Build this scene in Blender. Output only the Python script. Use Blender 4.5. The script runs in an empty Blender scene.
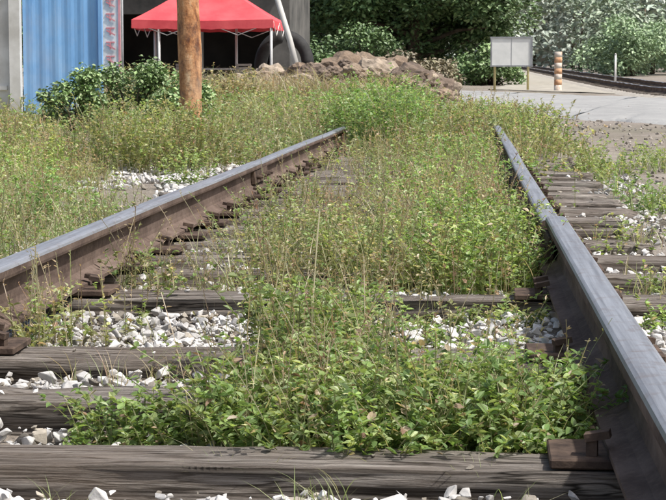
import bpy, math, random
import numpy as np
from mathutils import Vector, noise as mnoise
import bmesh
random.seed(7)
R = np.random.default_rng(11)
sc = bpy.context.scene

# ------------------------------------------------------------------ helpers
def vnoise(x, y, seed=0):
    x = np.asarray(x, float); y = np.asarray(y, float)
    xi = np.floor(x).astype(np.int64); yi = np.floor(y).astype(np.int64)
    fx = x-xi; fy = y-yi
    fx = fx*fx*(3-2*fx); fy = fy*fy*(3-2*fy)
    def h(a, b):
        n = (a*374761393 + b*668265263 + seed*1442695) & 0x7fffffff
        n = ((n ^ (n >> 13))*1274126177) & 0x7fffffff
        return ((n ^ (n >> 16)) & 0xffff)/65535.0
    return (h(xi,yi)*(1-fx)+h(xi+1,yi)*fx)*(1-fy)+(h(xi,yi+1)*(1-fx)+h(xi+1,yi+1)*fx)*fy
def fbm(x, y, seed=0, o=4):
    s = 0; a = .5; x=np.asarray(x,float); y=np.asarray(y,float)
    for i in range(o):
        s = s+a*vnoise(x, y, seed+i*17); x = x*2.03; y = y*2.03; a *= .5
    return s
def sstep(a, b, x):
    t = np.clip((np.asarray(x,float)-a)/(b-a), 0, 1); return t*t*(3-2*t)
def ground(x, y):
    x = np.asarray(x,float); y = np.asarray(y,float)
    z = -0.066 + (fbm(x*3,y*3,3)-.47)*.06
    z = z + .03*sstep(1.2,2.5,-x) - .04*sstep(1.25,1.6,x)*(1-sstep(14,22,y))
    z = z + .17*sstep(16,40,y)
    z = z + np.maximum(y-50,0)*.0113*(1-sstep(160,260,y)*.3)
    z = z + (fbm(x*.4,y*.4,9)-.47)*.10*sstep(2,6,np.abs(x))*(1-sstep(20,26,y))
    return z

def build(name, parts, mat, smooth=False, parent=None, cols=None, matidx=None):
    me = bpy.data.meshes.new(name)
    nv = 0; loops=[]; starts=[]; ls=0; VV=[]
    for V,F in parts:
        VV.append(np.asarray(V,float)); F = np.asarray(F,np.int64)
        loops.append((F+nv).ravel())
        k = F.shape[1]; starts.append(ls+np.arange(len(F))*k); ls += len(F)*k
        nv += len(V)
    VV = np.concatenate(VV); loops=np.concatenate(loops); starts=np.concatenate(starts)
    me.vertices.add(len(VV)); me.vertices.foreach_set('co', VV.astype(np.float32).ravel())
    me.loops.add(len(loops)); me.loops.foreach_set('vertex_index', loops.astype(np.int32))
    me.polygons.add(len(starts)); me.polygons.foreach_set('loop_start', starts.astype(np.int32))
    if matidx is not None: me.polygons.foreach_set('material_index', np.asarray(matidx,np.int32))
    me.update(calc_edges=True)
    if cols is not None:
        C = np.concatenate(cols); C = np.concatenate([C, np.ones((len(C),1))],1)
        at = me.color_attributes.new('col','FLOAT_COLOR','POINT')
        at.data.foreach_set('color', C.astype(np.float32).ravel())
    me.polygons.foreach_set('use_smooth', np.full(len(starts), smooth))
    for m in (mat if isinstance(mat,(list,tuple)) else [mat]): me.materials.append(m)
    ob = bpy.data.objects.new(name, me); sc.collection.objects.link(ob)
    if parent: ob.parent = parent
    return ob
def empty(name):
    e = bpy.data.objects.new(name, None); sc.collection.objects.link(e); return e

BQ = np.array([[0,3,2,1],[4,5,6,7],[0,1,5,4],[1,2,6,5],[2,3,7,6],[3,0,4,7]])
def box(cx,cy,cz,sx,sy,sz,rz=0,rx=0,ry=0):
    v = np.array([[-1,-1,-1],[1,-1,-1],[1,1,-1],[-1,1,-1],[-1,-1,1],[1,-1,1],[1,1,1],[-1,1,1]],float)*.5
    v = v*[sx,sy,sz]
    from mathutils import Euler
    M = np.array(Euler((rx,ry,rz)).to_matrix())
    return v@M.T+[cx,cy,cz], BQ
def tube(path, radii, seg=8):
    P = np.asarray(path,float); n=len(P); r = np.broadcast_to(np.asarray(radii,float),(n,))
    T = np.gradient(P,axis=0); T/= np.linalg.norm(T,axis=1)[:,None]+1e-9
    ref = np.array([0,0,1.]) if abs(T[0,2])<.9 else np.array([1.,0,0])
    A = np.cross(T,ref); A/=np.linalg.norm(A,axis=1)[:,None]+1e-9; B=np.cross(T,A)
    a = np.linspace(0,2*np.pi,seg,endpoint=False)
    V = (P[:,None]+r[:,None,None]*(np.cos(a)[None,:,None]*A[:,None]+np.sin(a)[None,:,None]*B[:,None])).reshape(-1,3)
    F=[]
    for i in range(n-1):
        for j in range(seg):
            k=(j+1)%seg
            F.append([i*seg+j,i*seg+k,(i+1)*seg+k,(i+1)*seg+j])
    V = np.concatenate([V,[P[0],P[-1]]]); c0=n*seg; c1=c0+1
    for j in range(0,seg,2):
        F.append([c0,(j+2)%seg,(j+1)%seg,j]); o=(n-1)*seg
        F.append([c1,o+j,o+(j+1)%seg,o+(j+2)%seg])
    return V,np.array(F)

# ------------------------------------------------------------------ materials
def mat_new(name):
    m = bpy.data.materials.new(name); m.use_nodes=True
    nt=m.node_tree; nt.nodes.clear()
    out=nt.nodes.new('ShaderNodeOutputMaterial'); p=nt.nodes.new('ShaderNodeBsdfPrincipled')
    nt.links.new(p.outputs[0],out.inputs[0]); return m,nt,p,out
def N(nt,t,**k):
    n=nt.nodes.new(t)
    for a,b in k.items(): setattr(n,a,b)
    return n
def coords(nt, scale=(1,1,1), kind='Object'):
    tc=N(nt,'ShaderNodeTexCoord'); mp=N(nt,'ShaderNodeMapping'); mp.inputs['Scale'].default_value=scale
    nt.links.new(tc.outputs[kind],mp.inputs['Vector']); return mp.outputs[0]
def tnoise(nt,vec,scale,detail=6,rough=.6,dist=0):
    n=N(nt,'ShaderNodeTexNoise'); n.inputs['Scale'].default_value=scale; n.inputs['Detail'].default_value=detail
    n.inputs['Roughness'].default_value=rough; n.inputs['Distortion'].default_value=dist
    nt.links.new(vec,n.inputs['Vector']); return n.outputs['Fac']
def ramp(nt,fac,stops):
    r=N(nt,'ShaderNodeValToRGB'); e=r.color_ramp.elements
    while len(e)<len(stops): e.new(.5)
    for i,(p,c) in enumerate(stops):
        e[i].position=p; e[i].color=(c[0],c[1],c[2],1) if not np.isscalar(c) else (c,c,c,1)
    nt.links.new(fac,r.inputs[0]); return r.outputs[0]
def mix(nt,f,a,b,mode='MIX'):
    m=N(nt,'ShaderNodeMix',data_type='RGBA',blend_type=mode)
    for s,v in ((m.inputs[0],f),(m.inputs[6],a),(m.inputs[7],b)):
        if isinstance(v,bpy.types.NodeSocket): nt.links.new(v,s)
        elif np.isscalar(v): s.default_value=v
        else: s.default_value=(v[0],v[1],v[2],1)
    return m.outputs[2]
def bump(nt,p,h,strength=.5,dist=.01):
    b=N(nt,'ShaderNodeBump'); b.inputs['Strength'].default_value=strength; b.inputs['Distance'].default_value=dist
    nt.links.new(h,b.inputs['Height']); nt.links.new(b.outputs[0],p.inputs['Normal'])

def simple(name,c1,c2,scale=5,rough=.7,metal=0,bs=.3,bd=.01,sc3=(1,1,1),lo=.35,hi=.65,spec=None):
    m,nt,p,o=mat_new(name); v=coords(nt,sc3)
    f=tnoise(nt,v,scale)
    nt.links.new(ramp(nt,f,[(lo,c1),(hi,c2)]),p.inputs['Base Color'])
    p.inputs['Roughness'].default_value=rough; p.inputs['Metallic'].default_value=metal
    if spec is not None: p.inputs['Specular IOR Level'].default_value=spec
    bump(nt,p,tnoise(nt,v,scale*4),bs,bd); return m

def leafmat(name, trans=.35, rough=.5):
    m,nt,p,o=mat_new(name)
    a=N(nt,'ShaderNodeAttribute'); a.attribute_name='col'
    nt.links.new(a.outputs['Color'],p.inputs['Base Color']); p.inputs['Roughness'].default_value=rough
    p.inputs['Specular IOR Level'].default_value=.45
    t=N(nt,'ShaderNodeBsdfTranslucent')
    tc=mix(nt,1.0,a.outputs['Color'],(1.45,1.4,.8),'MULTIPLY'); nt.links.new(tc,t.inputs[0])
    ms=N(nt,'ShaderNodeMixShader'); ms.inputs[0].default_value=trans
    nt.links.new(p.outputs[0],ms.inputs[1]); nt.links.new(t.outputs[0],ms.inputs[2]); nt.links.new(ms.outputs[0],o.inputs[0])
    return m
def attrmat(name, rough=.85, nscale=40, lo=.75, bs=.4, bd=.004):
    m,nt,p,o=mat_new(name)
    a=N(nt,'ShaderNodeAttribute'); a.attribute_name='col'
    v=coords(nt); f=tnoise(nt,v,nscale)
    c=mix(nt,1.0,a.outputs['Color'],ramp(nt,f,[(.3,lo),(.65,1.0)]),'MULTIPLY')
    nt.links.new(c,p.inputs['Base Color']); p.inputs['Roughness'].default_value=rough
    p.inputs['Specular IOR Level'].default_value=.25
    bump(nt,p,f,bs,bd); return m

M_leaf=leafmat('weed_leaf',.42,.42)
m,nt,p,o=mat_new('tree_leaf'); a=N(nt,'ShaderNodeAttribute'); a.attribute_name='col'
nt.links.new(a.outputs['Color'],p.inputs['Base Color']); p.inputs['Roughness'].default_value=.5; p.inputs['Specular IOR Level'].default_value=.5; M_tree=m
M_rock=attrmat('ballast_stone',.9,60,.66,.6,.004); M_boulder=attrmat('boulder',.95,4,.5,.9,.06)

# ground
m,nt,p,o=mat_new('dirt_ground'); v=coords(nt)
f1=tnoise(nt,v,1.2,8,.65); f2=tnoise(nt,v,30,6,.7); f3=tnoise(nt,v,.25,5); f4=tnoise(nt,v,110,4,.7)
c=ramp(nt,f1,[(.3,(.13,.105,.08)),(.5,(.22,.185,.15)),(.7,(.32,.28,.24))])
c=mix(nt,ramp(nt,f2,[(.40,0.0),(.7,.7)]),c,(.38,.34,.30))
c=mix(nt,ramp(nt,f3,[(.48,0.0),(.64,.4)]),c,(.13,.13,.07))
c=mix(nt,1.0,c,ramp(nt,f4,[(.35,.55),(.6,1.1)]),'MULTIPLY')
nt.links.new(c,p.inputs['Base Color']); p.inputs['Roughness'].default_value=.95
bump(nt,p,f2,.8,.02); M_ground=m

# weathered sleeper wood
m,nt,p,o=mat_new('weathered_wood')
v=coords(nt,(1.0,22,22)); v2=coords(nt,(1,1,1)); v3=coords(nt,(2.2,90,90)); v4=coords(nt,(.7,14,14))
g=tnoise(nt,v,2.2,10,.75,.5); g3=tnoise(nt,v3,2.0,6,.65,.3); big=tnoise(nt,v2,2.3,5); g4=tnoise(nt,v4,1.7,3,.5,.8)
c=ramp(nt,g,[(.32,(.05,.042,.037)),(.43,(.19,.165,.142)),(.54,(.31,.28,.25)),(.70,(.47,.435,.395))])
c=mix(nt,ramp(nt,g3,[(.40,.85),(.50,0.0)]),c,(.05,.042,.036))
c=mix(nt,ramp(nt,g4,[(.485,0.0),(.498,.9),(.505,.9),(.518,0.0)]),c,(.018,.015,.012))
c=mix(nt,ramp(nt,big,[(.42,0.0),(.67,.45)]),c,(.17,.13,.10))
nt.links.new(c,p.inputs['Base Color']); p.inputs['Roughness'].default_value=.92; p.inputs['Specular IOR Level'].default_value=.2
mh=mix(nt,.5,g,g3); bump(nt,p,mh,1.0,.02); M_wood=m

# rail sides and tops
m,nt,p,o=mat_new('rusty_rail_side'); v=coords(nt,(1,.4,1)); v2=coords(nt)
f=tnoise(nt,v,7,8,.7); f2=tnoise(nt,v2,45,6,.7)
c=ramp(nt,f,[(.3,(.06,.042,.036)),(.5,(.12,.088,.073)),(.7,(.21,.16,.135))]); c=mix(nt,ramp(nt,f2,[(.50,0.0),(.7,.6)]),c,(.20,.145,.115))
nt.links.new(c,p.inputs['Base Color']); p.inputs['Roughness'].default_value=.9; p.inputs['Specular IOR Level'].default_value=.12
bump(nt,p,f2,.5,.004); M_railside=m
m,nt,p,o=mat_new('worn_rail_head'); v=coords(nt,(14,.3,14)); f=tnoise(nt,v,6,8,.7); v2=coords(nt); f2=tnoise(nt,v2,24,7,.7)
c=ramp(nt,f,[(.35,(.16,.165,.185)),(.65,(.30,.315,.35))]); c=mix(nt,ramp(nt,f2,[(.52,0.0),(.70,.7)]),c,(.15,.115,.10))
nt.links.new(c,p.inputs['Base Color']); p.inputs['Metallic'].default_value=.2; p.inputs['Roughness'].default_value=.45
bump(nt,p,f2,.3,.002); M_railtop=m
M_iron=simple('rusty_iron',(.045,.033,.028),(.13,.092,.07),20,.9,0,.6,.003,spec=.15)

m,nt,p,o=mat_new('concrete_road'); v=coords(nt,(1,1,1)); f=tnoise(nt,v,.5,8,.7); f2=tnoise(nt,v,25,5,.7)
c=ramp(nt,f,[(.35,(.27,.27,.265)),(.65,(.375,.375,.365))]); c=mix(nt,1.0,c,ramp(nt,f2,[(.3,.75),(.7,1.05)]),'MULTIPLY')
nt.links.new(c,p.inputs['Base Color']); p.inputs['Roughness'].default_value=.92; bump(nt,p,f2,.3,.01); M_road=m
M_path=simple('gravel_path',(.27,.25,.21),(.40,.37,.31),2,.95,0,.4,.02)

# ------------------------------------------------------------------ ground sheet
def axis(dense0,dense1,step,lo,hi,gr=1.12):
    a=list(np.arange(dense0,dense1,step)); s=step; x=dense1
    while x<hi: a.append(x); s*=gr; x+=s
    a.append(hi); s=step; x=dense0-step
    while x>lo: a.insert(0,x); s*=gr; x-=s
    a.insert(0,lo); return np.array(a)
ax=axis(-2.6,2.6,.06,-500,500); ay=axis(1.5,16,.06,-60,900,1.08)
X,Y=np.meshgrid(ax,ay); V=np.stack([X,Y,ground(X,Y)],-1).reshape(-1,3)
nx=len(ax); ny=len(ay); i,j=np.meshgrid(np.arange(nx-1),np.arange(ny-1)); a=(j*nx+i).ravel()
build('ground',[(V,np.stack([a,a+1,a+1+nx,a+nx],1))],M_ground,True)

def ribbon(name,L,Rr,dz,mat,sub=12,cross=10,ragged=0):
    L=np.array(L,float);Rr=np.array(Rr,float)
    t=np.linspace(0,len(L)-1,(len(L)-1)*sub+1)
    k=np.arange(len(L))
    l=np.stack([np.interp(t,k,L[:,0]),np.interp(t,k,L[:,1])],1); r=np.stack([np.interp(t,k,Rr[:,0]),np.interp(t,k,Rr[:,1])],1)
    if ragged:
        l[:,0]+=(fbm(t*9,t*0,5)-.47)*ragged; l[:,1]+=(fbm(t*9,t*0,6)-.47)*ragged; r[:,0]+=(fbm(t*9,t*0,7)-.47)*ragged
    s=np.r_[0,.03,np.linspace(.08,.92,cross-3),.97,1]; P=l[:,None]*(1-s)[None,:,None]+r[:,None]*s[None,:,None]
    z=ground(P[...,0],P[...,1])+dz; z[:,0]-=.10; z[:,-1]-=.10
    V=np.concatenate([P,z[...,None]],-1).reshape(-1,3); n=len(s)
    i,j=np.meshgrid(np.arange(n-1),np.arange(len(t)-1)); a=(j*n+i).ravel()
    return build(name,[(V,np.stack([a,a+1,a+1+n,a+n],1))],mat,True)
ribbon('road',[(9.5,6),(3.05,24.5),(-.22,33),(-2.3,38.6),(-3.8,54),(-4.6,66)],[(22,16),(6.1,44),(2.6,54),(-.9,60),(-2.0,63),(-3,69)],.03,M_road,40,14,.9)
ribbon('gravel_path',[(1.0,60),(2.6,85),(4.0,120)],[(6.6,50),(5.6,75),(5.2,120)],.025,M_path,30,10,.8)

# ------------------------------------------------------------------ railway track
track=empty('railway_track')
prof=np.array([(-.066,0),(.066,0),(.066,.010),(.030,.019),(.011,.030),(.008,.045),(.008,.095),(.012,.106),(.034,.114),(.036,.122),(.036,.137),(.033,.144),(.026,.148),(.013,.1495),
 (-.013,.1495),(-.026,.148),(-.033,.144),(-.036,.137),(-.036,.122),(-.034,.114),(-.012,.106),(-.008,.095),(-.008,.045),(-.011,.030),(-.030,.019),(-.066,.010)])
NP=len(prof)
def rail(name,pts,parent=track,z0=.02,wob=.002):
    pts=np.array(pts,float); d=np.r_[0,np.cumsum(np.linalg.norm(np.diff(pts,axis=0),axis=1))]
    n=max(2,int(d[-1]/.25)); t=np.linspace(0,d[-1],n)
    P=np.stack([np.interp(t,d,pts[:,k]) for k in range(3)],1)
    T=np.gradient(P,axis=0); T[:,2]=0; T/=np.linalg.norm(T,axis=1)[:,None]; S=np.stack([T[:,1],-T[:,0],0*T[:,0]],1)
    P[:,0]+= (vnoise(P[:,1]*.5,0*t,5)-.5)*wob*2
    P[:,2]+= (vnoise(P[:,1]*.6,0*t+9,6)-.5)*wob*3
    V=P[:,None]+S[:,None]*prof[None,:,0,None]+np.array([0,0,1.])*(prof[None,:,1,None]+z0)
    V=V.reshape(-1,3); F=[];mi=[]
    for i in range(n-1):
        for j in range(NP):
            k=(j+1)%NP; F.append([i*NP+j,i*NP+k,(i+1)*NP+k,(i+1)*NP+j]); mi.append(1 if 10<=j<=16 else 0)
    F=np.array(F)
    cap=[]
    half=NP//2
    lsi=[q%NP for q in range(0,-half,-1)]; rsi=list(range(1,half+1))
    for e,o in ((0,0),(1,(n-1)*NP)):
        for q in range(half-1):
            f=[o+lsi[q],o+rsi[q],o+rsi[q+1],o+lsi[q+1]]
            cap.append(f if e==0 else f[::-1]); mi.append(0)
    return build(name,[(V,np.concatenate([F,np.array(cap)]))],[M_railside,M_railtop],False,parent,matidx=mi)
rail('rail_right_near',[(.752,-3,0),(.752,6.03,.004)])
rail('rail_right_far',[(.738,6.05,-.012),(.742,9,-.012),(.748,14,-.008),(.74,22,0)])
rail('rail_left_near',[(-.752,-3,0),(-.752,10.0,0)])
rail('rail_left_far',[(-.758,10.02,-.006),(-.76,24,-.01)])
# sleepers
def sleeper(yc,xo,w,h,L,top,rz,nl,npm,seed):
    u=np.linspace(0,1,npm,endpoint=False); per=2*(w+h); s=u*per
    py=np.where(s<w,-w/2+s,np.where(s<w+h,w/2,np.where(s<2*w+h,w/2-(s-w-h),-w/2)))
    pz=np.where(s<w,0,np.where(s<w+h,-(s-w),np.where(s<2*w+h,-h,-h+(s-2*w-h))))
    cy=py; cz=pz+h/2; rr=.014
    ey=np.maximum(np.abs(cy)-(w/2-rr),0); ez=np.maximum(np.abs(cz)-(h/2-rr),0); d=np.hypot(ey,ez); k=np.where(d>rr,rr/np.maximum(d,1e-6),1)
    cy=np.sign(cy)*(np.minimum(np.abs(cy),w/2-rr)+ey*k); cz=np.sign(cz)*(np.minimum(np.abs(cz),h/2-rr)+ez*k)
    xs=np.linspace(-L/2,L/2,nl); XX,SS=np.meshgrid(xs,s,indexing='ij')
    g=fbm(XX*2.2+seed,SS*60,seed,3)-.45; g2=fbm(XX*3,SS*6+3,seed+5,3)-.45
    crack=-np.clip(.13-np.abs(vnoise(XX*1.1+seed*3,SS*22,seed+9)-.5),0,1)*.11*(vnoise(XX*1.1,SS*9,seed+3)>.42)
    off=g*.016+g2*.026+crack
    en=np.clip((np.abs(XX)-(L/2-.12))/.12,0,1); off=off-en**2*.02*(vnoise(SS*30,SS*0,seed+1))
    nr=np.stack([cy,cz],1); nr/=np.linalg.norm(nr,axis=1)[:,None]
    yy=cy[None]+nr[None,:,0]*off; zz=cz[None]+nr[None,:,1]*off-h/2+top
    x=XX+(vnoise(SS*40,SS*0,seed+2)-.5)*.03*np.sign(XX)*en
    V=np.stack([x,yy,zz],-1).reshape(-1,3)
    c,sn=math.cos(rz),math.sin(rz); V=np.stack([V[:,0]*c-V[:,1]*sn+xo,V[:,0]*sn+V[:,1]*c+yc,V[:,2]],1)
    i,j=np.meshgrid(np.arange(nl-1),np.arange(npm),indexing='ij'); a=(i*npm+j).ravel(); b=(i*npm+(j+1)%npm).ravel()
    F=[np.stack([a,b,b+npm,a+npm],1)]
    V=np.concatenate([V,[V[:npm].mean(0),V[-npm:].mean(0)]]); c0=nl*npm
    cap=[]
    for j in range(0,npm,2):
        cap.append([c0,(j+2)%npm,(j+1)%npm,j]); q=(nl-1)*npm; cap.append([c0+1,q+j,q+(j+1)%npm,q+(j+2)%npm])
    return V,np.concatenate(F+[np.array(cap)])
sl_y=[1.15,1.75,2.35,2.95,3.52,4.06,5.16]
y=5.85
while y<24: sl_y.append(y); y+=.60+random.uniform(-.05,.05)
parts=[];plates=[];spk=[]
SL=[]
for k,yc in enumerate(sl_y):
    w=.20+random.uniform(-.02,.02); rz=random.uniform(-.008,.008); xo=random.uniform(-.07,.07)
    if k>6: rz*=2.5
    nl,npm=(220,104) if yc<5.3 and yc>2 else (70,40)
    top=.0 if k<7 else -.005
    parts.append(sleeper(yc,xo,w,.15,2.46+random.uniform(-.08,.08),top,rz,nl,npm,k+3)); SL.append((yc,w,xo))
    for sx in (-.75,.745):
        plates.append(box(sx,yc,.012,.31,.17,.017,rz+random.uniform(-.02,.02),0,0))
        for ds,dy in ((-.085,-.05),(.085,.05),(-.085,.05),(.12,-.05)):
            if random.random()<.15: continue
            X0=sx+ds; lift=random.uniform(0,.012)
            spk.append(box(X0,yc+dy,.026+lift,.018,.018,.03,random.uniform(-.3,.3)))
            spk.append(box(X0-math.copysign(.009,ds),yc+dy,.045+lift,.042,.028,.013,random.uniform(-.2,.2),0,math.copysign(.2,ds)))
build('sleepers',parts,M_wood,True,track)
o=build('tie_plates',plates,M_iron,False,track); b=o.modifiers.new('b','BEVEL'); b.width=.003
build('spikes',spk,M_iron,False,track)
fp=[]
for sx,jy in ((.745,6.04),(-.755,10.01)):
    for sd in (-1,1):
        fp.append(box(sx+sd*.022,jy,.09,.026,.62,.075,0,0,-sd*.12))
        for q in (-.24,-.09,.09,.24):
            fp.append(tube([(sx+sd*.03,jy+q,.09),(sx+sd*.062,jy+q,.09)],.015,6))
            fp.append(tube([(sx+sd*.03,jy+q,.09),(sx+sd*.075,jy+q,.09)],.008,6))
o=build('fishplates',fp,M_iron,False,track); b=o.modifiers.new('b','BEVEL'); b.width=.003

# ------------------------------------------------------------------ ballast
def hull_rock(seed):
    rr=np.random.default_rng(seed); bm=bmesh.new()
    q=rr.normal(size=(12,3)); q/=np.linalg.norm(q,axis=1)[:,None]; q*=rr.uniform(.7,1.15,(12,1)); q*= [1,rr.uniform(.55,.9),rr.uniform(.45,.75)]
    for c in q: bm.verts.new(c)
    bmesh.ops.convex_hull(bm,input=bm.verts)
    bmesh.ops.delete(bm,geom=[v for v in bm.verts if not v.link_faces],context='VERTS')
    bmesh.ops.bevel(bm,geom=bm.edges[:],offset=.05,segments=1,affect='EDGES')
    bmesh.ops.triangulate(bm,faces=bm.faces[:]); bm.verts.ensure_lookup_table(); bm.verts.index_update()
    V=np.array([v.co[:] for v in bm.verts]); F=np.array([[v.index for v in f.verts] for f in bm.faces]); bm.free(); return V,F
rocks=[hull_rock(s) for s in range(18)]
def rotm(n,full=True):
    q=R.normal(size=(n,4)); q/=np.linalg.norm(q,axis=1)[:,None]; w,x,y,z=q.T
    return np.stack([1-2*(y*y+z*z),2*(x*y-w*z),2*(x*z+w*y),2*(x*y+w*z),1-2*(x*x+z*z),2*(y*z-w*x),2*(x*z-w*y),2*(y*z+w*x),1-2*(x*x+y*y)],1).reshape(-1,3,3)
def scatter_rocks(P,S,C,parts,cols):
    idx=R.integers(0,len(rocks),len(P))
    for k,(V,F) in enumerate(rocks):
        s=idx==k; n=s.sum()
        if n==0: continue
        W=np.einsum('nij,vj->nvi',rotm(n),V)*S[s][:,None,None]*np.array([1,1,.8])+P[s][:,None]
        Fo=(F[None]+(np.arange(n)*len(V))[:,None,None]).reshape(-1,3)
        parts.append((W.reshape(-1,3),Fo)); cols.append(np.repeat(C[s],len(V),0))
bp=[];bc=[]
def ballast(n,x0,x1,y0,y1,smin,smax,keep=lambda x,y:np.ones(len(x),bool),lo=.6):
    x=R.uniform(x0,x1,n); y=R.uniform(y0,y1,n); k=keep(x,y)
    for yc,w,xo in SL:
        k&=~((np.abs(y-yc)<w/2+.008)&(R.random(n)>.015)&(np.abs(x)<1.25))
    x=x[k];y=y[k]; n=len(x)
    S=smin+(smax-smin)*R.random(n)**2.2
    z=ground(x,y)+S*.25+R.uniform(-.005,.026,n)
    for yc,w,xo in SL:
        on=(np.abs(y-yc)<w/2)&(np.abs(x)<1.2); S[on]=np.minimum(S[on],.012); z[on]=.0+S[on]*.45
    b=R.uniform(lo,.80,n)[:,None]*np.array([1,.98,.95]); dk=R.random(n)<.18; b[dk]*=R.uniform(.35,.75,(dk.sum(),1))*np.array([1,.92,.8])
    b*= (.72+.28*sstep(.38,.52,fbm(x*4,y*4,31)))[:,None]
    scatter_rocks(np.stack([x,y,z],1),S,b,bp,bc)
ballast(16000,-1.5,1.5,1.9,5.6,.009,.032)
ballast(6000,-1.3,1.5,1.9,5.6,.004,.012)
ballast(5600,-1.4,1.5,5.6,9.5,.012,.034,lambda x,y: fbm(x*1.5,y*1.5,44)>.43,.5)
ballast(2400,-2.0,-1.0,9.2,13.4,.02,.05,lambda x,y: fbm(x*1.3,y*1.0,47)>.36,.55)
ballast(2600,.85,1.7,4,14,.012,.032,lambda x,y: fbm(x*2,y*2,45)>.47,.35)
ballast(2200,-.9,.9,9.5,15,.02,.04,lambda x,y: fbm(x*2,y*2,46)>.47,.45)
build('ballast_gravel',bp,M_rock,False,None,bc)
bp=[];bc=[]
x=R.uniform(-8,8,6500);y=R.uniform(12,34,6500);S=R.uniform(.010,.04,6500)
scatter_rocks(np.stack([x,y,ground(x,y)+.008],1),S,R.uniform(.18,.42,(6500,1))*np.array([1,.90,.80]),bp,bc)
build('loose_stones',bp,M_rock,False,None,bc)

# ------------------------------------------------------------------ weeds
LEAF=np.array([[0,0,0],[.30,.30,.08],[.22,.68,.05],[0,1,-.12],[-.22,.68,.05],[-.30,.30,.08]]); LF=np.array([[0,1,2,3],[0,3,4,5]])
LEAFN=LEAF*[.5,1,1]
DIA=np.array([[0,0,0],[.33,.5,.06],[0,1,-.05],[-.33,.5,.06]]); DF=np.array([[0,1,2,3]])
def frames(az,el,roll):
    d=np.stack([np.cos(el)*np.cos(az),np.cos(el)*np.sin(az),np.sin(el)],1)
    s=np.stack([np.sin(az),-np.cos(az),0*az],1); u=np.cross(s,d)
    cs,sn=np.cos(roll)[:,None],np.sin(roll)[:,None]
    s2=s*cs+u*sn; u2=-s*sn+u*cs
    return np.stack([s2,d,u2],2)
TONE=[True]
def desat(C,k=.14):
    l=C@np.array([.3,.6,.1]); return C*(1-k)+l[:,None]*k*np.array([1,1,.98])
GAIN=np.array([1.30,1.22,1.18])
def inst(T,F,M,P,S,C,parts,cols):
    n=len(P); W=np.einsum('nij,vj->nvi',M,T)*S[:,None,None]+P[:,None]
    if TONE[0]: C=GAIN*C*(.66+.74*fbm(P[:,0]*1.6,P[:,1]*.9,301,3)[:,None])*np.stack([1+.6*(fbm(P[:,0]*.9,P[:,1]*.6,302,3)-.42),1+0*P[:,0],1+0*P[:,0]],1)
    C=desat(C)
    parts.append((W.reshape(-1,3),(F[None]+(np.arange(n)*len(T))[:,None,None]).reshape(-1,F.shape[1])))
    cols.append(np.repeat(np.clip(C,.005,.7),len(T),0))
def pal(n,cs,jit=.18):
    cs=np.array(cs); i=R.integers(0,len(cs),n); j=R.integers(0,len(cs),n); t=R.random(n)[:,None]
    return (cs[i]*(1-t)+cs[j]*t)*(1+R.normal(size=(n,1))*jit).clip(.5,1.6)
GREEN=[(.15,.26,.065),(.21,.33,.09),(.11,.20,.05),(.28,.36,.14)]
OLIVE=[(.22,.25,.10),(.29,.30,.15),(.17,.20,.085),(.34,.31,.20)]
DRY=[(.42,.35,.24),(.34,.26,.18),(.28,.18,.13),(.50,.44,.31)]
RED=[(.27,.15,.11),(.33,.23,.16),(.22,.19,.10)]
GRASS=[(.25,.31,.13),(.20,.27,.10),(.33,.36,.18),(.42,.40,.25)]
def ribbonstems(P,D,h,lean,width,C,parts,cols,seg=4,taper=True,droop=0.):
    n=len(P); t=np.linspace(0,1,seg+1)
    c=P[:,None]+np.stack([D[:,0,None]*lean[:,None]*t**1.7,D[:,1,None]*lean[:,None]*t**1.7,h[:,None]*(t-droop*t**3)],-1)
    a=R.uniform(0,np.pi,n); s=np.stack([np.cos(a),np.sin(a),0*a],1)
    w=width[:,None]*( (1-t**1.5*.93)[None] if taper else np.ones((1,seg+1)))
    L=c-s[:,None]*w[...,None]; Rr=c+s[:,None]*w[...,None]
    V=np.stack([L,Rr],2).reshape(n,-1,3); k=2*(seg+1)
    f=np.array([[2*q,2*q+1,2*q+3,2*q+2] for q in range(seg)])
    parts.append((V.reshape(-1,3),(f[None]+(np.arange(n)*k)[:,None,None]).reshape(-1,4))); cols.append(np.repeat(np.clip(desat(C,.12)*1.12,0,.7),k,0))
def hmod(P): return .50+1.0*fbm(P[:,0]*2.3,P[:,1]*1.6,401,3)
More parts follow.
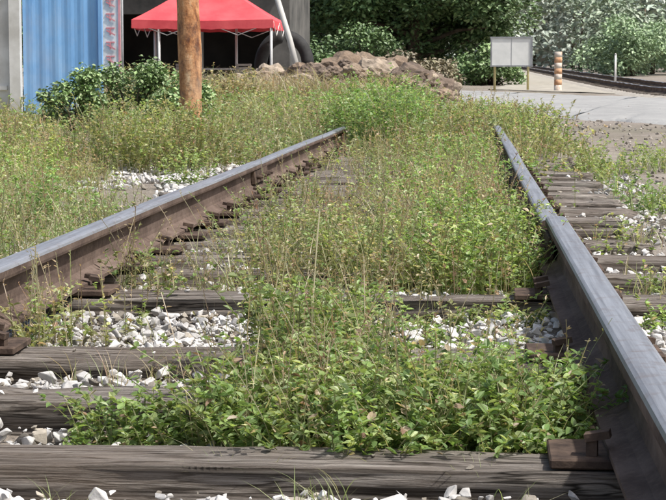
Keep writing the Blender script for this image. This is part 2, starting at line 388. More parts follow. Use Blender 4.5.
def leafy(P,hmin,hmax,nl,ls,palette,parts,cols,spread=.35,stemcol=OLIVE,T=LEAF,sw=.0013,flower=0.):
    n=len(P); h=R.uniform(hmin,hmax,n)*hmod(P); az=R.uniform(0,2*np.pi,n); D=np.stack([np.cos(az),np.sin(az)],1); lean=h*R.uniform(0,spread*2,n)
    ribbonstems(P,D,h,lean,np.full(n,sw),pal(n,stemcol),parts,cols,taper=False)
    sc_=pal(n,palette,.12)
    t=R.uniform(.12,1.0,(n,nl))**.8; t[:,:max(2,nl//5)]=R.uniform(.93,1,(n,max(2,nl//5)))
    Q=P[:,None]+np.stack([D[:,0,None]*lean[:,None]*t**1.7,D[:,1,None]*lean[:,None]*t**1.7,h[:,None]*t],-1)
    m=n*nl; Q=Q.reshape(-1,3); tt=t.ravel()
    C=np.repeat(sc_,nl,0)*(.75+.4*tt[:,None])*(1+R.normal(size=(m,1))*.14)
    old=R.random(m)<.05; C[old]=pal(old.sum(),DRY)
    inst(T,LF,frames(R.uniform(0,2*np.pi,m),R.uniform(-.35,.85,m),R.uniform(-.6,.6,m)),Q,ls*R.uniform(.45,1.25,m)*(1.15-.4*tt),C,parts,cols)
    if flower>0:
        k=R.random(n)<flower; q=P[k]+np.stack([D[k,0]*lean[k],D[k,1]*lean[k],h[k]],-1)+[0,0,.008]; kk=k.sum()
        for r5 in range(5):
            inst(LEAF*[1.3,1,1],LF,frames(np.full(kk,r5*1.2566)+R.uniform(0,.4,kk),R.uniform(0,.5,kk),np.zeros(kk)),q,np.full(kk,.0075),np.tile([[.8,.76,.4]],(kk,1)),parts,cols)
def grass(P,hmin,hmax,w,palette,parts,cols,blades=5,spread=.6):
    P=np.repeat(P,blades,0); n=len(P); P=P+np.c_[R.normal(size=(n,2))*.012,np.zeros(n)]
    h=R.uniform(hmin,hmax,n)*hmod(P); az=R.uniform(0,2*np.pi,n)
    ribbonstems(P,np.stack([np.cos(az),np.sin(az)],1),h,h*R.uniform(.05,spread,n)*1.5,w*R.uniform(.6,1.3,n),pal(n,palette),parts,cols,5,True,.25)
def stalks(P,hmin,hmax,palette,parts,cols,w=.0012,heads=9,hs=.012,spread=.25):
    n=len(P); h=R.uniform(hmin,hmax,n)*hmod(P); az=R.uniform(0,2*np.pi,n); D=np.stack([np.cos(az),np.sin(az)],1); lean=h*R.uniform(0,spread*2,n)
    C=pal(n,palette); ribbonstems(P,D,h,lean,np.full(n,w),C,parts,cols,4,False)
    t=R.uniform(.45,1.02,(n,heads)); m=n*heads
    Q=(P[:,None]+np.stack([D[:,0,None]*lean[:,None]*t**1.7,D[:,1,None]*lean[:,None]*t**1.7,h[:,None]*t],-1)).reshape(-1,3)
    inst(LEAFN,LF,frames(R.uniform(0,2*np.pi,m),R.uniform(0,1.3,m),R.uniform(-1,1,m)),Q,hs*R.uniform(.5,1.4,m),np.repeat(C,heads,0)*R.uniform(.8,1.2,(m,1)),parts,cols)
def pts(n,x0,x1,y0,y1,mask=None,clump=None,sig=.07):
    if clump:
        cx=R.uniform(x0,x1,clump);cy=R.uniform(y0,y1,clump)
        if mask is not None:
            k=mask(cx,cy); cx=cx[k];cy=cy[k]
        i=R.integers(0,len(cx),n); x=cx[i]+R.normal(size=n)*sig; y=cy[i]+R.normal(size=n)*sig
    else: x=R.uniform(x0,x1,n);y=R.uniform(y0,y1,n)
    k=np.ones(n,bool)
    if mask is not None and not clump: k=mask(x,y)
    k&=(np.abs(np.abs(x)-.75)>.075)|(y>17)
    x=x[k];y=y[k]; return np.stack([x,y,ground(x,y)-.005],1)

# near leafy clump
wp=[];wc=[]
def inbush(x,y):
    e=((x-.29)/.36)**2+((y-3.38)/.36)**2 + (fbm(x*7,y*7,61)-.47)*1.8
    return e<1
P=pts(2000,-.10,.68,3.0,3.9,inbush); leafy(P,.06,.18,16,.026,GREEN,wp,wc,.5,flower=.05)
P=pts(300,-.12,.68,3.05,3.9,inbush); stalks(P,.14,.30,OLIVE+DRY,wp,wc,w=.0009,hs=.011)
P=pts(200,-.1,.66,3.1,3.9,inbush); grass(P,.1,.26,.0018,GRASS+DRY,wp,wc,4)
P=pts(160,.3,.68,3.02,3.2); leafy(P,.06,.12,16,.024,GREEN,wp,wc,.5)
build('leafy_weed_clump',wp,M_leaf,False,None,wc)
wp=[];wc=[]
P=pts(420,-.05,.27,3.7,4.9,lambda x,y:((x-.10)/.13)**2+((y-4.25)/.55)**2<1); leafy(P,.12,.26,18,.027,GREEN,wp,wc,.4); P=P[:80]; stalks(P,.2,.38,OLIVE+DRY,wp,wc)
build('leafy_weed_clump',wp,M_leaf,False,None,wc)
wp=[];wc=[]
P=pts(190,-.34,-.04,3.18,3.44,lambda x,y:((x+.19)/.12)**2+((y-3.29)/.1)**2<1); leafy(P,.04,.11,15,.024,GREEN,wp,wc,.5)
build('leafy_weed_clump',wp,M_leaf,False,None,wc)
wp=[];wc=[]
P=pts(360,-.75,-.45,4.2,5.6,lambda x,y:fbm(x*5,y*3,77)>.44); leafy(P,.07,.20,14,.024,GREEN+OLIVE,wp,wc,.5); stalks(P[:90],.13,.28,OLIVE+DRY,wp,wc)
P=pts(150,.25,.68,4.25,5.0,None,12,.045); leafy(P,.03,.08,12,.022,GREEN,wp,wc,.7)
P=pts(90,-.2,.7,4.9,5.1); leafy(P,.05,.12,12,.022,GREEN+OLIVE,wp,wc,.7)
P=pts(100,-.7,.7,2.5,5,None,30,.02); grass(P,.04,.13,.0014,GRASS+DRY,wp,wc,4)
P=pts(70,-.7,.6,2.6,3.0,None,14,.015); grass(P,.05,.12,.0012,GRASS,wp,wc,3,.9)
P=pts(120,.86,1.5,3.2,6,None,18,.04); leafy(P,.04,.11,12,.022,GREEN,wp,wc,.5)
build('scattered_weeds',wp,M_leaf,False,None,wc)

# mid track weeds
wp=[];wc=[]
def midm(x,y):
    left=-.32-.02*(y-5.4)+(fbm(x*3+5,y*1.4,81)-.47)*1.1
    left=np.where(y>10,-.05+(fbm(y*.9,y*0,82)-.47)*1.2,left); left=np.where(y>12.5,-.9,left)
    return (x>left)&(fbm(x*3.5,y*2.2,84)>.41-.10*(x>.2))
P=pts(3300,-.75,.72,5.35,8.2,midm); n=len(P)
leafy(P[:int(n*.42)],.07,.24,14,.019,GREEN+OLIVE+DRY,wp,wc,.4); stalks(P[int(n*.42):int(n*.74)],.12,.36,RED+DRY+OLIVE,wp,wc,hs=.013,w=.001); grass(P[int(n*.74):],.1,.3,.0017,GRASS+DRY,wp,wc,4)
P=pts(800,.25,.72,5.4,7.0,lambda x,y:((x-.5)/.24)**2+((y-6.1)/.8)**2<1); leafy(P,.14,.32,17,.026,GREEN,wp,wc,.35)
P=pts(420,-.3,.3,5.6,8.0,None,9,.09); leafy(P,.14,.30,16,.022,GREEN+OLIVE,wp,wc,.35)
P=pts(2700,-.8,.72,8.2,13,midm); n=len(P)
leafy(P[:int(n*.42)],.08,.24,13,.024,GREEN+OLIVE,wp,wc,.4); stalks(P[int(n*.42):int(n*.74)],.12,.34,RED+DRY+OLIVE,wp,wc,w=.0014,hs=.016); grass(P[int(n*.74):],.1,.3,.0025,GRASS+DRY,wp,wc,4)
P=pts(600,.0,.74,8.5,14.5,None,18,.12); leafy(P,.12,.32,15,.032,GREEN,wp,wc,.35)
build('track_weeds',wp,M_leaf,False,None,wc)
# far over-track weeds
wp=[];wc=[]
P=pts(3900,-1.3,1.1,13.2,26,None,180,.2); n=len(P)
leafy(P[:int(n*.6)],.08,.32,13,.038,GREEN+OLIVE,wp,wc,.4,sw=.003); stalks(P[int(n*.6):int(n*.78)],.2,.45,RED+DRY+OLIVE,wp,wc,w=.0025,hs=.028); grass(P[int(n*.78):],.15,.35,.004,GRASS+DRY,wp,wc,4)
P=pts(2000,-1.1,.3,15,21,lambda x,y:((x+.42)/.55)**2+((y-18.3)/2.6)**2<1); leafy(P,.40,.72,17,.05,GREEN,wp,wc,.3,sw=.003)
P=pts(800,.15,1.2,15,22,None,30,.2); leafy(P,.2,.46,15,.045,GREEN+OLIVE,wp,wc,.3,sw=.003)
build('overgrown_weeds',wp,M_leaf,False,None,wc)
# left verge
wp=[];wc=[]
vm=lambda x,y:((x<-1.05-(fbm(x*2,y*.8,91)-.47)*.5)&~((y>9.0)&(y<13.3)&(x>-1.8))&(fbm(x*2.6,y*1.6,93)>.42))
P=pts(6300,-2.9,-.9,5.5,12,vm); n=len(P)
leafy(P[:int(n*.42)],.05,.26,13,.023,GREEN+OLIVE,wp,wc,.4); stalks(P[int(n*.42):int(n*.64)],.12,.36,RED+DRY+OLIVE,wp,wc,hs=.015,w=.0013); grass(P[int(n*.64):],.08,.30,.0022,GRASS+DRY+GREEN,wp,wc,4)
P=pts(600,-2.8,-1.2,6,12,None,12,.12); leafy(P,.15,.34,16,.03,GREEN,wp,wc,.4)
P=pts(5400,-6.0,-.95,12,21,vm,260,.2); n=len(P)
leafy(P[:int(n*.55)],.08,.36,13,.04,GREEN+OLIVE,wp,wc,.4,sw=.0025); stalks(P[int(n*.55):int(n*.70)],.15,.40,RED+DRY+OLIVE,wp,wc,w=.0025,hs=.026); grass(P[int(n*.70):],.12,.36,.004,GRASS+DRY+GREEN,wp,wc,4)
P=pts(900,-2.35,-1.35,11.8,13.8,lambda x,y:((x+1.8)/.5)**2+((y-12.9)/.9)**2<1); leafy(P[:600],.22,.50,16,.035,GREEN+OLIVE,wp,wc,.35,sw=.002); stalks(P[600:],.3,.6,DRY+OLIVE,wp,wc,w=.002,hs=.02)
P=pts(3600,-8,-1,21,33,None,170,.33); n=len(P)
leafy(P[:int(n*.6)],.12,.42,13,.065,GREEN+OLIVE,wp,wc,.4,sw=.004); grass(P[int(n*.6):],.2,.5,.007,GRASS+DRY,wp,wc,4)
build('verge_weeds',wp,M_leaf,False,None,wc)
# right verge
wp=[];wc=[]
P=pts(2800,1.25,3.0,7.5,16,lambda x,y:(fbm(x*1.2,y*.7,95)>.43)&(x>1.2+.01*y),None); n=len(P)
leafy(P[:int(n*.7)],.07,.25,14,.034,GREEN,wp,wc,.45,sw=.0016); grass(P[int(n*.7):],.1,.28,.003,GRASS+GREEN,wp,wc,4)
P=pts(500,1.0,2.4,4.5,8,None,30,.07); leafy(P[:300],.05,.14,12,.025,GREEN,wp,wc,.5); grass(P[300:],.08,.2,.002,GRASS+DRY,wp,wc,4)
P=pts(420,.85,1.5,12,21,None,28,.1); leafy(P,.05,.18,12,.035,GREEN+OLIVE,wp,wc,.5,sw=.002)
P=pts(220,1.6,8,17,24,lambda x,y: fbm(x,y,97)>.56,None); leafy(P,.03,.10,10,.04,OLIVE+DRY,wp,wc,.5,sw=.003)
P=pts(260,-.6,2.0,24,34,lambda x,y: np.abs((x-3.05)+(y-25)*.345)<.5,None); leafy(P,.05,.2,10,.06,OLIVE+GREEN,wp,wc,.5,sw=.003)
build('verge_weeds',wp,M_leaf,False,None,wc)

# ------------------------------------------------------------------ foliage clouds
def cloud(centres,radii,n,size,palette,parts,cols,shell=.5,dark=.45):
    centres=np.asarray(centres,float); radii=np.asarray(radii,float)
    wgt=radii.prod(1)**.67; wgt/=wgt.sum(); i=R.choice(len(centres),n,p=wgt)
    d=R.normal(size=(n,3)); d/=np.linalg.norm(d,axis=1)[:,None]; r=shell+(1-shell)*R.random(n)**.7; r*=1+R.normal(size=n)*.08
    P=centres[i]+d*radii[i]*r[:,None]
    tone=R.uniform(.7,1.3,len(centres))[i]
    C=pal(n,palette,.15)*tone[:,None]
    az=np.arctan2(d[:,1],d[:,0])+R.normal(size=n)*.8
    TONE[0]=False
    inst(DIA,DF,frames(az,R.uniform(-1.0,.5,n),R.uniform(-1,1,n)),P,size*R.uniform(.6,1.3,n),C,parts,cols)
    TONE[0]=True
TG=[(.10,.19,.055),(.145,.25,.075),(.075,.15,.045),(.19,.29,.10)]
M_bark=simple('bark',(.06,.045,.03),(.16,.12,.09),6,.95,0,.8,.03,(1,1,.3))
def tree(name,cx,cy,w,d,z0,z1,ncl,n,leaf,palette,clr=(.6,1.3)):
    gz=float(ground(cx,cy)); e=empty(name)
    cs=[];rs=[]
    while len(cs)<ncl:
        q=R.uniform(-1,1,3)
        l=abs(q[0])**2.6+abs(q[1])**2.6+abs(q[2])**2.6
        if l>1 or l<.12: continue
        z=z0+(z1-z0)*(q[2]*.5+.5); 
        cs.append((cx+q[0]*w/2,cy+q[1]*d/2,z)); r=R.uniform(*clr); rs.append((r*1.1,r*1.1,r*.75))
    P=[];C=[]; cloud(cs,rs,n,leaf,palette,P,C); build('crown',P,M_tree,False,e,C)
    T=[tube([(cx,cy,gz-.3),(cx+.1,cy,gz+.8),(cx+.05,cy+.1,gz+(z1-gz)*.35),(cx,cy,z1*.7)],[w*.045,w*.035,w*.025,w*.008],10)]
    for k in range(0,ncl,max(1,ncl//16)):
        c=np.array(cs[k]); b=np.array([cx,cy,gz+(c[2]-gz)*R.uniform(.3,.6)+.3]); mid=(b+c)/2+R.normal(size=3)*.2
        T.append(tube([b,mid,c],[w*.014,w*.009,w*.003],6))
    build('trunk_and_limbs',T,M_bark,True,e); return e
tree('broadleaf_tree',-1.9,75,9.2,6,1.2,8.5,150,66000,.22,TG)
tree('broadleaf_tree',-7.2,80,7,6,.8,9,70,18000,.3,TG)
def shrub(name,cx,cy,w,h,n,leaf,palette,ncl=16):
    gz=float(ground(cx,cy)); cs=[];rs=[];P=[];C=[];e=empty(name);T=[]
    for k in range(ncl):
        a=R.uniform(0,6.28); rr=R.random()**.5*w*.42; z=gz+R.uniform(.15,.95)*h*(1-(rr/(w*.5))**2*.5); c=(cx+rr*math.cos(a),cy+rr*.7*math.sin(a),z)
        r=R.uniform(.12,.22)*w*.8; cs.append(c); rs.append((r,r,min(r,h*.28)))
        T.append(tube([(cx+rr*.3*math.cos(a),cy,gz-.05),(c[0]*.5+cx*.5,c[1]*.5+cy*.5,z*.6+gz*.3),c],[w*.012,w*.009,w*.004],5))
    cloud(cs,rs,n,leaf,palette,P,C,.2); build('leaves',P,M_tree,False,e,C); build('stems',T,M_bark,True,e)
SG=[(.17,.29,.085),(.23,.36,.11),(.13,.24,.065),(.30,.38,.17)]
shrub('shrub',-4.25,21,1.0,.8,4600,.055,SG)
shrub('shrub',-3.7,21.6,1.2,1.0,5000,.055,SG)
shrub('shrub',-2.9,20.5,1.1,.7,3500,.055,SG)
shrub('shrub',-5.4,60,3.2,1.8,3500,.16,TG)
shrub('shrub',1.3,70,3.4,1.5,4500,.16,TG+SG)
shrub('shrub',-3.6,70,4.4,2.2,4500,.16,TG)
shrub('shrub',-1.4,66,3.4,1.3,4500,.16,[(.2,.17,.10),(.15,.14,.07),(.27,.22,.14)])
# dry brush around the rubble
wp=[];wc=[]
P=pts(900,-7.0,-1.0,31.5,36.5,None,45,.3); grass(P,.4,.95,.010,DRY+DRY+OLIVE,wp,wc,5,.8)
P=pts(420,-3.6,-.6,33,37,None,26,.22); leafy(P,.25,.6,14,.08,OLIVE+DRY,wp,wc,.5,sw=.006)
P=pts(300,-5.5,-3.2,29.5,31,None,14,.2); leafy(P,.4,.8,14,.07,OLIVE+DRY,wp,wc,.5,sw=.006)
build('dry_brush',wp,M_leaf,False,None,wc)

# rubble
rp=[];rc=[]
bm=bmesh.new(); bmesh.ops.create_icosphere(bm,subdivisions=4,radius=1); bm.verts.ensure_lookup_table()
IV=np.array([v.co[:] for v in bm.verts]); IF=np.array([[v.index for v in f.verts] for f in bm.faces]); bm.free()
def boulder(c,s,seed):
    k=[]
    for v in IV:
        q=Vector(v)*1.1+Vector((seed*3.1,seed*1.7,0)); k.append(1+.5*mnoise.noise(q)+.28*mnoise.noise(q*2.7)+.16*abs(mnoise.noise(q*6)))
    V=IV*np.array(k)[:,None]; a=R.uniform(0,6.28); ca,sa=math.cos(a),math.sin(a)
    V=np.stack([V[:,0]*ca-V[:,1]*sa,V[:,0]*sa+V[:,1]*ca,V[:,2]],1)*np.array(s)+np.array(c)
    rp.append((V,IF)); col=np.array([(.36,.28,.21),(.28,.21,.155),(.42,.345,.27),(.22,.17,.135)][seed%4])*R.uniform(.8,1.15); rc.append(np.tile(col,(len(V),1)))
def W(px,Z): return .45+(px-467)/1763*Z
spec=[(345,37,.46,.76),(378,36.5,.40,.66),(410,36,.40,.62),(322,38,.38,.70),(300,37,.34,.66),(272,38,.38,.62),(432,37,.34,.45),(360,38.5,.5,.8),(392,38,.42,.75),(248,37.5,.3,.5),(335,36,.26,.55),(290,36,.22,.45),(398,35.5,.24,.45),(444,37.5,.3,.3),(312,36.5,.28,.72),(258,36.5,.25,.62),(232,37,.25,.4),(424,36.5,.3,.55)]
for k,(px,Z,s,zz) in enumerate(spec):
    boulder((W(px,Z),Z,.05+zz*.85),(s*1.1,s*.9,s*.8),k+1)
for k in range(170):
    Z=R.uniform(35,38.5); px=R.uniform(225,450); s=R.uniform(.06,.2); boulder((W(px,Z),Z,.1+R.uniform(0,.85)*(1-abs(px-345)/150)),(s*1.3,s,s*.8),k+20)
build('rubble_heap',rp,M_boulder,False,None,rc)

# ------------------------------------------------------------------ rusty post
m,nt,p,o=mat_new('rusted_orange_paint'); v=coords(nt,(1,1,.35)); v2=coords(nt)
f=tnoise(nt,v,9,8,.75); f2=tnoise(nt,v2,30,6,.7); f3=tnoise(nt,v2,2.5,4)
c=ramp(nt,f,[(.38,(.13,.055,.035)),(.46,(.36,.16,.07)),(.55,(.56,.29,.14)),(.66,(.70,.52,.34))])
c=mix(nt,ramp(nt,f2,[(.52,0.0),(.64,.75)]),c,(.17,.08,.05)); c=mix(nt,ramp(nt,f3,[(.45,0.0),(.65,.4)]),c,(.52,.40,.28))
nt.links.new(c,p.inputs['Base Color']); p.inputs['Roughness'].default_value=.9; p.inputs['Specular IOR Level'].default_value=.2; bump(nt,p,f2,.8,.01); M_postrust=m
xs=W(188,14)
pp=[tube([(xs+.012*math.sin(z*3),14,z) for z in np.linspace(-.3,3.4,24)],[.092+.004*math.sin(z*9) for z in np.linspace(-.3,3.4,24)],20),
    tube([(xs,14,1.95),(xs,14,1.99)],.104,20),tube([(xs,14,3.39),(xs,14,3.43)],.105,20)]
build('rusty_steel_post',pp,M_postrust,True)

# ------------------------------------------------------------------ blue shed
shed=empty('blue_metal_shed')
m,nt,p,o=mat_new('weathered_blue_paint'); v=coords(nt,(1,1,.25)); v2=coords(nt)
f=tnoise(nt,v,3,8,.7); f2=tnoise(nt,v2,1.2,5); v5=coords(nt,(7,7,.3)); f5=tnoise(nt,v5,2,6,.7)
c=ramp(nt,f,[(.3,(.13,.31,.62)),(.6,(.22,.46,.80)),(.8,(.40,.58,.82))]); c=mix(nt,ramp(nt,f2,[(.5,0.0),(.8,.45)]),c,(.5,.56,.62))
c=mix(nt,ramp(nt,f5,[(.55,0.0),(.72,.3)]),c,(.36,.36,.40))
nt.links.new(c,p.inputs['Base Color']); p.inputs['Roughness'].default_value=.7; M_blue=m
M_white=simple('dirty_white_paint',(.5,.49,.46),(.74,.74,.72),2.5,.7,0,.2,.005)
M_grey=simple('grey_metal',(.22,.23,.24),(.34,.35,.36),4,.6,.3)
def corr(x0,x1,y0,y1,z0,z1,pitch=.16,dep=.008):
    L=math.hypot(x1-x0,y1-y0); n=int(L/pitch)*4; t=np.linspace(0,L,n+1); ph=np.arange(n+1)%4
    off=np.where(ph<2,0,dep); dx,dy=(x1-x0)/L,(y1-y0)/L
    X=x0+dx*t+dy*off; Yy=y0+dy*t-dx*off
    V=np.concatenate([np.stack([X,Yy,0*t+z0],1),np.stack([X,Yy,0*t+z1],1)]); a=np.arange(n); return V,np.stack([a,a+1,a+1+n+1,a+n+1],1)
xr=W(98,24); xl=W(19,24)
build('front_sheet',[corr(xl,xr,24,24,-.1,3.0)],M_blue,False,shed)
build('side_sheet',[corr(xr,xr-2.6,24.02,32,-.1,3.0)],M_blue,False,shed)
build('corner_trim',[box(xr+.01,23.98,1.45,.05,.07,3.1)],M_blue,False,shed)
dp=[box(xl-.09,23.94,1.45,.15,.12,3.1),box(xl-1.3,23.94,1.2,.1,.1,2.6),box(xl-.72,24.0,1.2,1.05,.04,2.5),box(xl-.72,23.96,.5,1.0,.05,.06),box(xl-.72,23.96,2.2,1.0,.05,.06)]
build('white_door',dp,M_white,False,shed)
build('left_sheet',[corr(xl-4,xl-1.36,24,24,-.1,3.0)],M_blue,False,shed)
build('roof',[box((xr+xl-4)/2-.9,28,3.1,xr-xl+3.4,8.4,.08,0,.03)],M_grey,False,shed)
# banner
M_pink=simple('faded_red_print',(.55,.16,.18),(.65,.28,.28),3,.7)
ban=empty('roadside_banner'); bx=W(108,30)
build('panel',[box(bx,30,1.55,.38,.03,1.7)],M_white,False,ban)
st=[box(bx-.17,29.975,1.55,.05,.012,1.72),box(bx+.17,29.975,1.55,.04,.012,1.72)]
for k in range(6): st+= [box(bx+.01,29.975,2.2-k*.24,.15,.012,.022),box(bx+.01,29.972,2.14-k*.24,.02,.012,.12),box(bx+.02,29.969,2.12-k*.24,.17,.012,.02,0,0,.5)]
build('lettering',st,M_pink,False,ban)
build('posts',[tube([(bx-.21,30.02,-.2),(bx-.21,30.02,2.5)],.02,8),tube([(bx+.21,30.02,-.2),(bx+.21,30.02,2.5)],.02,8)],M_grey,True,ban)

# ------------------------------------------------------------------ tent
tent=empty('red_canopy_tent')
M_red=simple('red_canvas',(.54,.05,.065),(.70,.10,.11),1.5,.7,0,.2,.02)
tx0,tx1=W(130,43),W(273,43); ty0,ty1=43,45.8; ze=2.05; zp=3.2; cx=(tx0+tx1)/2; cy=(ty0+ty1)/2
n=16; parts=[]
s=np.linspace(0,1,n+1)
cor=[(tx0,ty0),(tx1,ty0),(tx1,ty1),(tx0,ty1)]
for k in range(4):
    a=np.array(cor[k]);b=np.array(cor[(k+1)%4]); V=[]
    for u in np.linspace(0,1,9):
        for q in s:
            pt=a*(1-q)+b*q; pt=pt*(1-u)+np.array([cx,cy])*u
            V.append((pt[0],pt[1],ze+(zp-ze)*(u**1.08)-.10*math.sin(math.pi*q)*math.sin(math.pi*u)*1.0-.03*math.sin(math.pi*q)))
    i,j=np.meshgrid(np.arange(n),np.arange(8)); aa=(j*(n+1)+i).ravel(); parts.append((np.array(V),np.stack([aa,aa+1,aa+n+2,aa+n+1],1)))
    V=[]
    nr=np.array([(b-a)[1],-(b-a)[0]])/np.linalg.norm(b-a)
    for u in (0,.5,1):
        for q in s:
            pt=a*(1-q)+b*q+nr*.015*math.sin(q*40)*u; V.append((pt[0],pt[1],ze-.03*math.sin(math.pi*q)-.2*u-.02*abs(math.sin(q*25))*u))
    i,j=np.meshgrid(np.arange(n),np.arange(2)); aa=(j*(n+1)+i).ravel(); parts.append((np.array(V),np.stack([aa,aa+1,aa+n+2,aa+n+1],1)))
build('canopy',parts,M_red,True,tent)
M_leg=simple('white_tube',(.55,.55,.54),(.7,.7,.69),3,.5)
L=[]
for k,(a,b) in enumerate([(W(157,43),43.1),(tx1-.06,43.1),(W(236,45.7),45.7),(tx0+.1,45.7)]):
    L.append(tube([(a,b,0),(a,b,ze)],.034,8)); L.append(box(a,b,.1,.12,.12,.03))
for (a,b),(c2,d2) in (((tx0,ty0),(tx1,ty0)),((tx0,ty1),(tx1,ty1)),((tx0,ty0),(tx0,ty1)),((tx1,ty0),(tx1,ty1))):
    for q in range(4):
        z1,z2=(ze-.05,ze-.38) if q%2==0 else (ze-.38,ze-.05)
        L.append(tube([(a+(c2-a)*q/4,b+(d2-b)*q/4+.05,z1),(a+(c2-a)*(q+1)/4,b+(d2-b)*(q+1)/4+.05,z2)],.011,6))
build('frame',L,M_leg,True,tent)
tb=empty('folding_table')
build('top',[box(cx,cy+.2,.85,1.7,.7,.04)],M_white,False,tb)
build('legs',[box(cx+dx,cy+.2+dy,.45,.035,.035,.76) for dx in(-.8,.8) for dy in (-.3,.3)],M_grey,False,tb)

# dark building behind
bld=empty('concrete_workshop')
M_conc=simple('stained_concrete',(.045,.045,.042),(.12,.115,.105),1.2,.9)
M_dark=simple('painted_interior_shade',(.03,.03,.03),(.07,.065,.06),.8,.9)  # near-black wall colour paints in the shade behind the openings
bx0,bx1=W(60,52),W(290,52)
zt=4.2
op=[(bx0+1.2,bx0+3.6),(bx0+4.2,bx0+6.2)]
wl=[]; e=bx0
for a,b in op:
    wl.append(box((e+a)/2,52,zt/2,a-e,.25,zt)); wl.append(box((a+b)/2,52,(2.5+zt)/2,b-a,.25,zt-2.5)); e=b
wl.append(box((e+bx1)/2,52,zt/2,bx1-e,.25,zt))
wl+=[box(bx1-.125,55.2,zt/2,.25,6.1,zt),box(bx0+.125,55.2,zt/2,.25,6.1,zt),box((bx0+bx1)/2,58.4,zt/2,bx1-bx0,.25,zt)]
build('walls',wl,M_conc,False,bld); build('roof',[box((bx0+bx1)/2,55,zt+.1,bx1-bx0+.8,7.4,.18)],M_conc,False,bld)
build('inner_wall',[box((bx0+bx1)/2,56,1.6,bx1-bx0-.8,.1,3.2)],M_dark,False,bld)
a=np.linspace(0,2*np.pi,41)
cxx=W(284,46)
M_rub=simple('black_rubber',(.015,.015,.015),(.03,.03,.03),8,.8)
build('old_tyre',[tube(np.stack([cxx+.62*np.cos(a),46+.12*np.sin(a),.95+.75*np.sin(a)],1),.17,10)],M_rub,True)
M_pole=simple('weathered_pole',(.36,.35,.33),(.58,.57,.54),3,.8,0,.3,.01,(1,1,.3))
build('leaning_pole',[tube([(W(305,40),40,.1),(W(289,40),40.1,1.5),(W(264,40),40.3,3.3)],[.078,.07,.06],10)],M_pole,True)
M_crate=simple('faded_crate',(.25,.22,.2),(.42,.36,.3),3,.8); 
crp=[]
for q in range(5):
    x0=cx-1.1+q*.5; w0=.36; z0=.12
    for zz in range(1+(q*2)%3):
        zb=z0+zz*.3
        crp+=[box(x0,cy-.5,zb+.02,w0,.3,.02)]
        for s2 in (-1,1):
            for lv in (.07,.15,.23): crp+=[box(x0,cy-.5+s2*.15,zb+lv,w0,.015,.05),box(x0+s2*w0/2,cy-.5,zb+lv,.015,.3,.05)]
            for s3 in (-1,1): crp+=[box(x0+s2*(w0/2-.02),cy-.5+s3*.13,zb+.13,.03,.03,.26)]
build('stacked_crates',crp,M_crate,False)

# ------------------------------------------------------------------ sign board
sg=empty('notice_board'); Z=59; sxl,sxr=W(490,Z),W(530,Z); k=Z/1763; zt=.645+(77-38)*k; zb=.645+(77-66)*k; gz=float(ground(sxl,Z))
M_board=simple('faded_sign_face',(.60,.62,.60),(.76,.77,.75),1.5,.6)
build('panel',[box((sxl+sxr)/2,Z,(zt+zb)/2,sxr-sxl,.03,zt-zb)],M_board,False,sg)
fr=[box((sxl+sxr)/2,Z-.02,zt,sxr-sxl+.08,.05,.05),box((sxl+sxr)/2,Z-.02,zb,sxr-sxl+.08,.05,.05),box(sxl,Z-.025,(zt+zb)/2,.05,.045,zt-zb-.05),box(sxr,Z-.025,(zt+zb)/2,.05,.045,zt-zb-.05),box((sxl+sxr)/2,Z-.019,(zt+zb)/2,.012,.01,zt-zb-.05)]
build('frame',fr,M_grey,False,sg)
M_yel=simple('yellow_post_paint',(.45,.38,.16),(.58,.52,.28),3,.7)
build('legs',[tube([(sxl+.12,Z+.06,gz-.2),(sxl+.12,Z+.06,zt)],.04,8),tube([(sxr-.12,Z+.06,gz-.2),(sxr-.12,Z+.06,zt)],.04,8)],M_yel,True,sg)
def striped(name,px,Z,ytop,w,c1,nb):
    e=empty(name); x=W(px,Z); gz=float(ground(x,Z)); zt=.645+(77-ytop)*Z/1763
    for j in range(nb):
        a=gz+(zt-gz)*j/nb; b=gz+(zt-gz)*(j+1)/nb
        build('band_%d'%(j+1),[tube([(x,Z,a-(.2 if j==0 else 0)),(x,Z,b)],w,12)],c1 if j%2 else M_stripew,True,e)
M_stripew=simple('chipped_white_paint',(.45,.33,.24),(.66,.63,.58),7,.8)
M_or=simple('faded_orange_paint',(.40,.20,.11),(.60,.38,.22),7,.8)
striped('striped_marker_post',556,58,52,.125,M_or,7)
x=W(612,75); build('white_marker_pole',[tube([(x,75,.1),(x,75,.645+22*75/1763)],[.05,.045],10),tube([(x,75,.645+22*75/1763),(x,75,.70+22*75/1763)],[.055,.02],10)],M_white,True)

# ------------------------------------------------------------------ distant track
ft=empty('distant_railway_track')
cl=np.array([(6.75,42.5),(6.25,60),(6.15,78),(6.1,100),(6.0,150),(5.6,220)],float)
tq=np.linspace(0,5,150); from_k=np.arange(6)
cxs=np.interp(tq,from_k,cl[:,0]); cys=np.interp(tq,from_k,cl[:,1]); cxs=np.convolve(np.pad(cxs,6,'edge'),np.ones(13)/13,'valid')
def strip(off0,off1,z0,z1):
    V=np.concatenate([np.stack([cxs+off0,cys,ground(cxs,cys)+z0],1),np.stack([cxs+off1,cys,ground(cxs,cys)+z1],1)]); n=len(cxs); a=np.arange(n-1)
    return (V,np.stack([a,a+n,a+n+1,a+1],1))
M_bal2=simple('pale_ballast',(.26,.235,.20),(.46,.43,.38),8,.95,0,.8,.03)
build('ballast_bed',[strip(-1.9,-1.4,-.05,.06),strip(-1.4,1.4,.06,.06),strip(1.4,2.4,.06,-.05)],M_bal2,False,ft)
for nm,o_ in (('rail_1',-.75),('rail_2',.75)):
    rail(nm,np.stack([cxs+o_,cys,ground(cxs,cys)+.06],1),ft,.05)
sp=[]
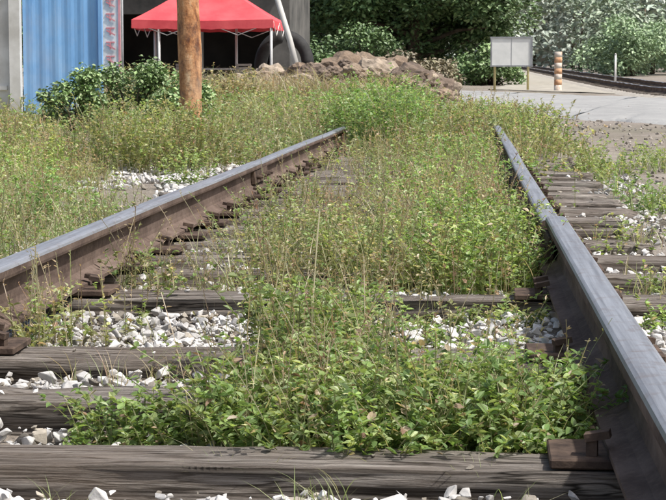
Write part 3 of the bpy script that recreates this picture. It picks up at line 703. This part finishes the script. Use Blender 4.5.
for yq in np.arange(43.5,170,.8):
    xq=np.interp(yq,cys,cxs); sp.append(box(xq,yq,float(ground(xq,yq))+.07,2.4,.2,.05))
build('sleepers',sp,M_wood,False,ft)

# ------------------------------------------------------------------ background trees
HAZE=[(.36,.44,.35),(.41,.48,.39),(.32,.39,.31),(.46,.52,.44)]  # distance haze painted into the leaf colours: paler, greyer greens
HAZE2=[(.24,.36,.17),(.30,.42,.21),(.20,.30,.14)]  # fainter painted haze for nearer foliage
def mass(name,x0,x1,y0,y1,hmin,hmax,nc,n,leaf,palette,r=(1.5,3)):
    cs=[];rs=[]
    nt_=max(3,nc//9)
    tx=R.uniform(x0,x1,nt_);ty_=R.uniform(y0,y1,nt_);th=R.uniform(hmin,hmax,nt_);T=[]
    for k in range(nc):
        i=k%nt_; rr=R.uniform(*r); gz=float(ground(tx[i],ty_[i])); z=gz+th[i]*R.random()**.7
        cs.append((tx[i]+R.normal()*rr*.9,ty_[i]+R.normal()*rr*.8,z)); rs.append((rr,rr,rr*.8))
    for i in range(nt_):
        gz=float(ground(tx[i],ty_[i])); T.append(tube([(tx[i],ty_[i],gz-.5),(tx[i]+.2,ty_[i],gz+th[i]*.9)],[.22,.05],6))
    P=[];C=[]; cloud(cs,rs,n,leaf,palette,P,C,.45); e=empty(name); build('foliage',P,M_tree,False,e,C); build('trunks',T,M_bark,True,e)
mass('hedge',8.5,20,88,118,1.8,3.4,120,32000,.22,HAZE2,(.6,1.2))
mass('distant_trees',-35,45,170,235,9,20,330,56000,.75,HAZE,(2,4))
mass('distant_trees',6.5,30,125,150,4,8,80,18000,.42,[(.28,.38,.23),(.34,.42,.29)],(1.2,2.4))  # leaf greens lightened to paint in some haze
mass('distant_trees',-30,-6,100,125,6,12,90,20000,.45,TG+HAZE2,(1.5,3))

# ------------------------------------------------------------------ light, world, camera
el=math.radians(58); az=math.radians(110)
d=Vector((math.cos(el)*math.sin(az),math.cos(el)*math.cos(az),math.sin(el)))
sun=bpy.data.lights.new('sun','SUN'); sun.energy=4.9; sun.angle=math.radians(1.5); sun.color=(1,.97,.92)
so=bpy.data.objects.new('sun',sun); sc.collection.objects.link(so); so.rotation_euler=d.to_track_quat('Z','Y').to_euler()
w=bpy.data.worlds.new('World'); sc.world=w; w.use_nodes=True; nt=w.node_tree; nt.nodes.clear()
sky=nt.nodes.new('ShaderNodeTexSky'); sky.sky_type='NISHITA'; sky.sun_disc=False; sky.sun_elevation=el; sky.sun_rotation=az; sky.dust_density=5.0; sky.air_density=1.2
bg=nt.nodes.new('ShaderNodeBackground'); bg.inputs[1].default_value=.15; ow=nt.nodes.new('ShaderNodeOutputWorld')
nt.links.new(sky.outputs[0],bg.inputs[0]); nt.links.new(bg.outputs[0],ow.inputs[0])
cam=bpy.data.cameras.new('camera'); co=bpy.data.objects.new('camera',cam); sc.collection.objects.link(co); sc.camera=co
cam.sensor_width=36; cam.lens=95.3; cam.clip_end=2000; cam.clip_start=.05
co.location=(.45,0,.645); co.rotation_euler=(math.radians(90-5.6),0,math.radians(4.35))
cam.dof.use_dof=True; cam.dof.focus_distance=4.6; cam.dof.aperture_fstop=50
sc.view_settings.view_transform='Standard'; sc.view_settings.look='None'; sc.view_settings.exposure=0
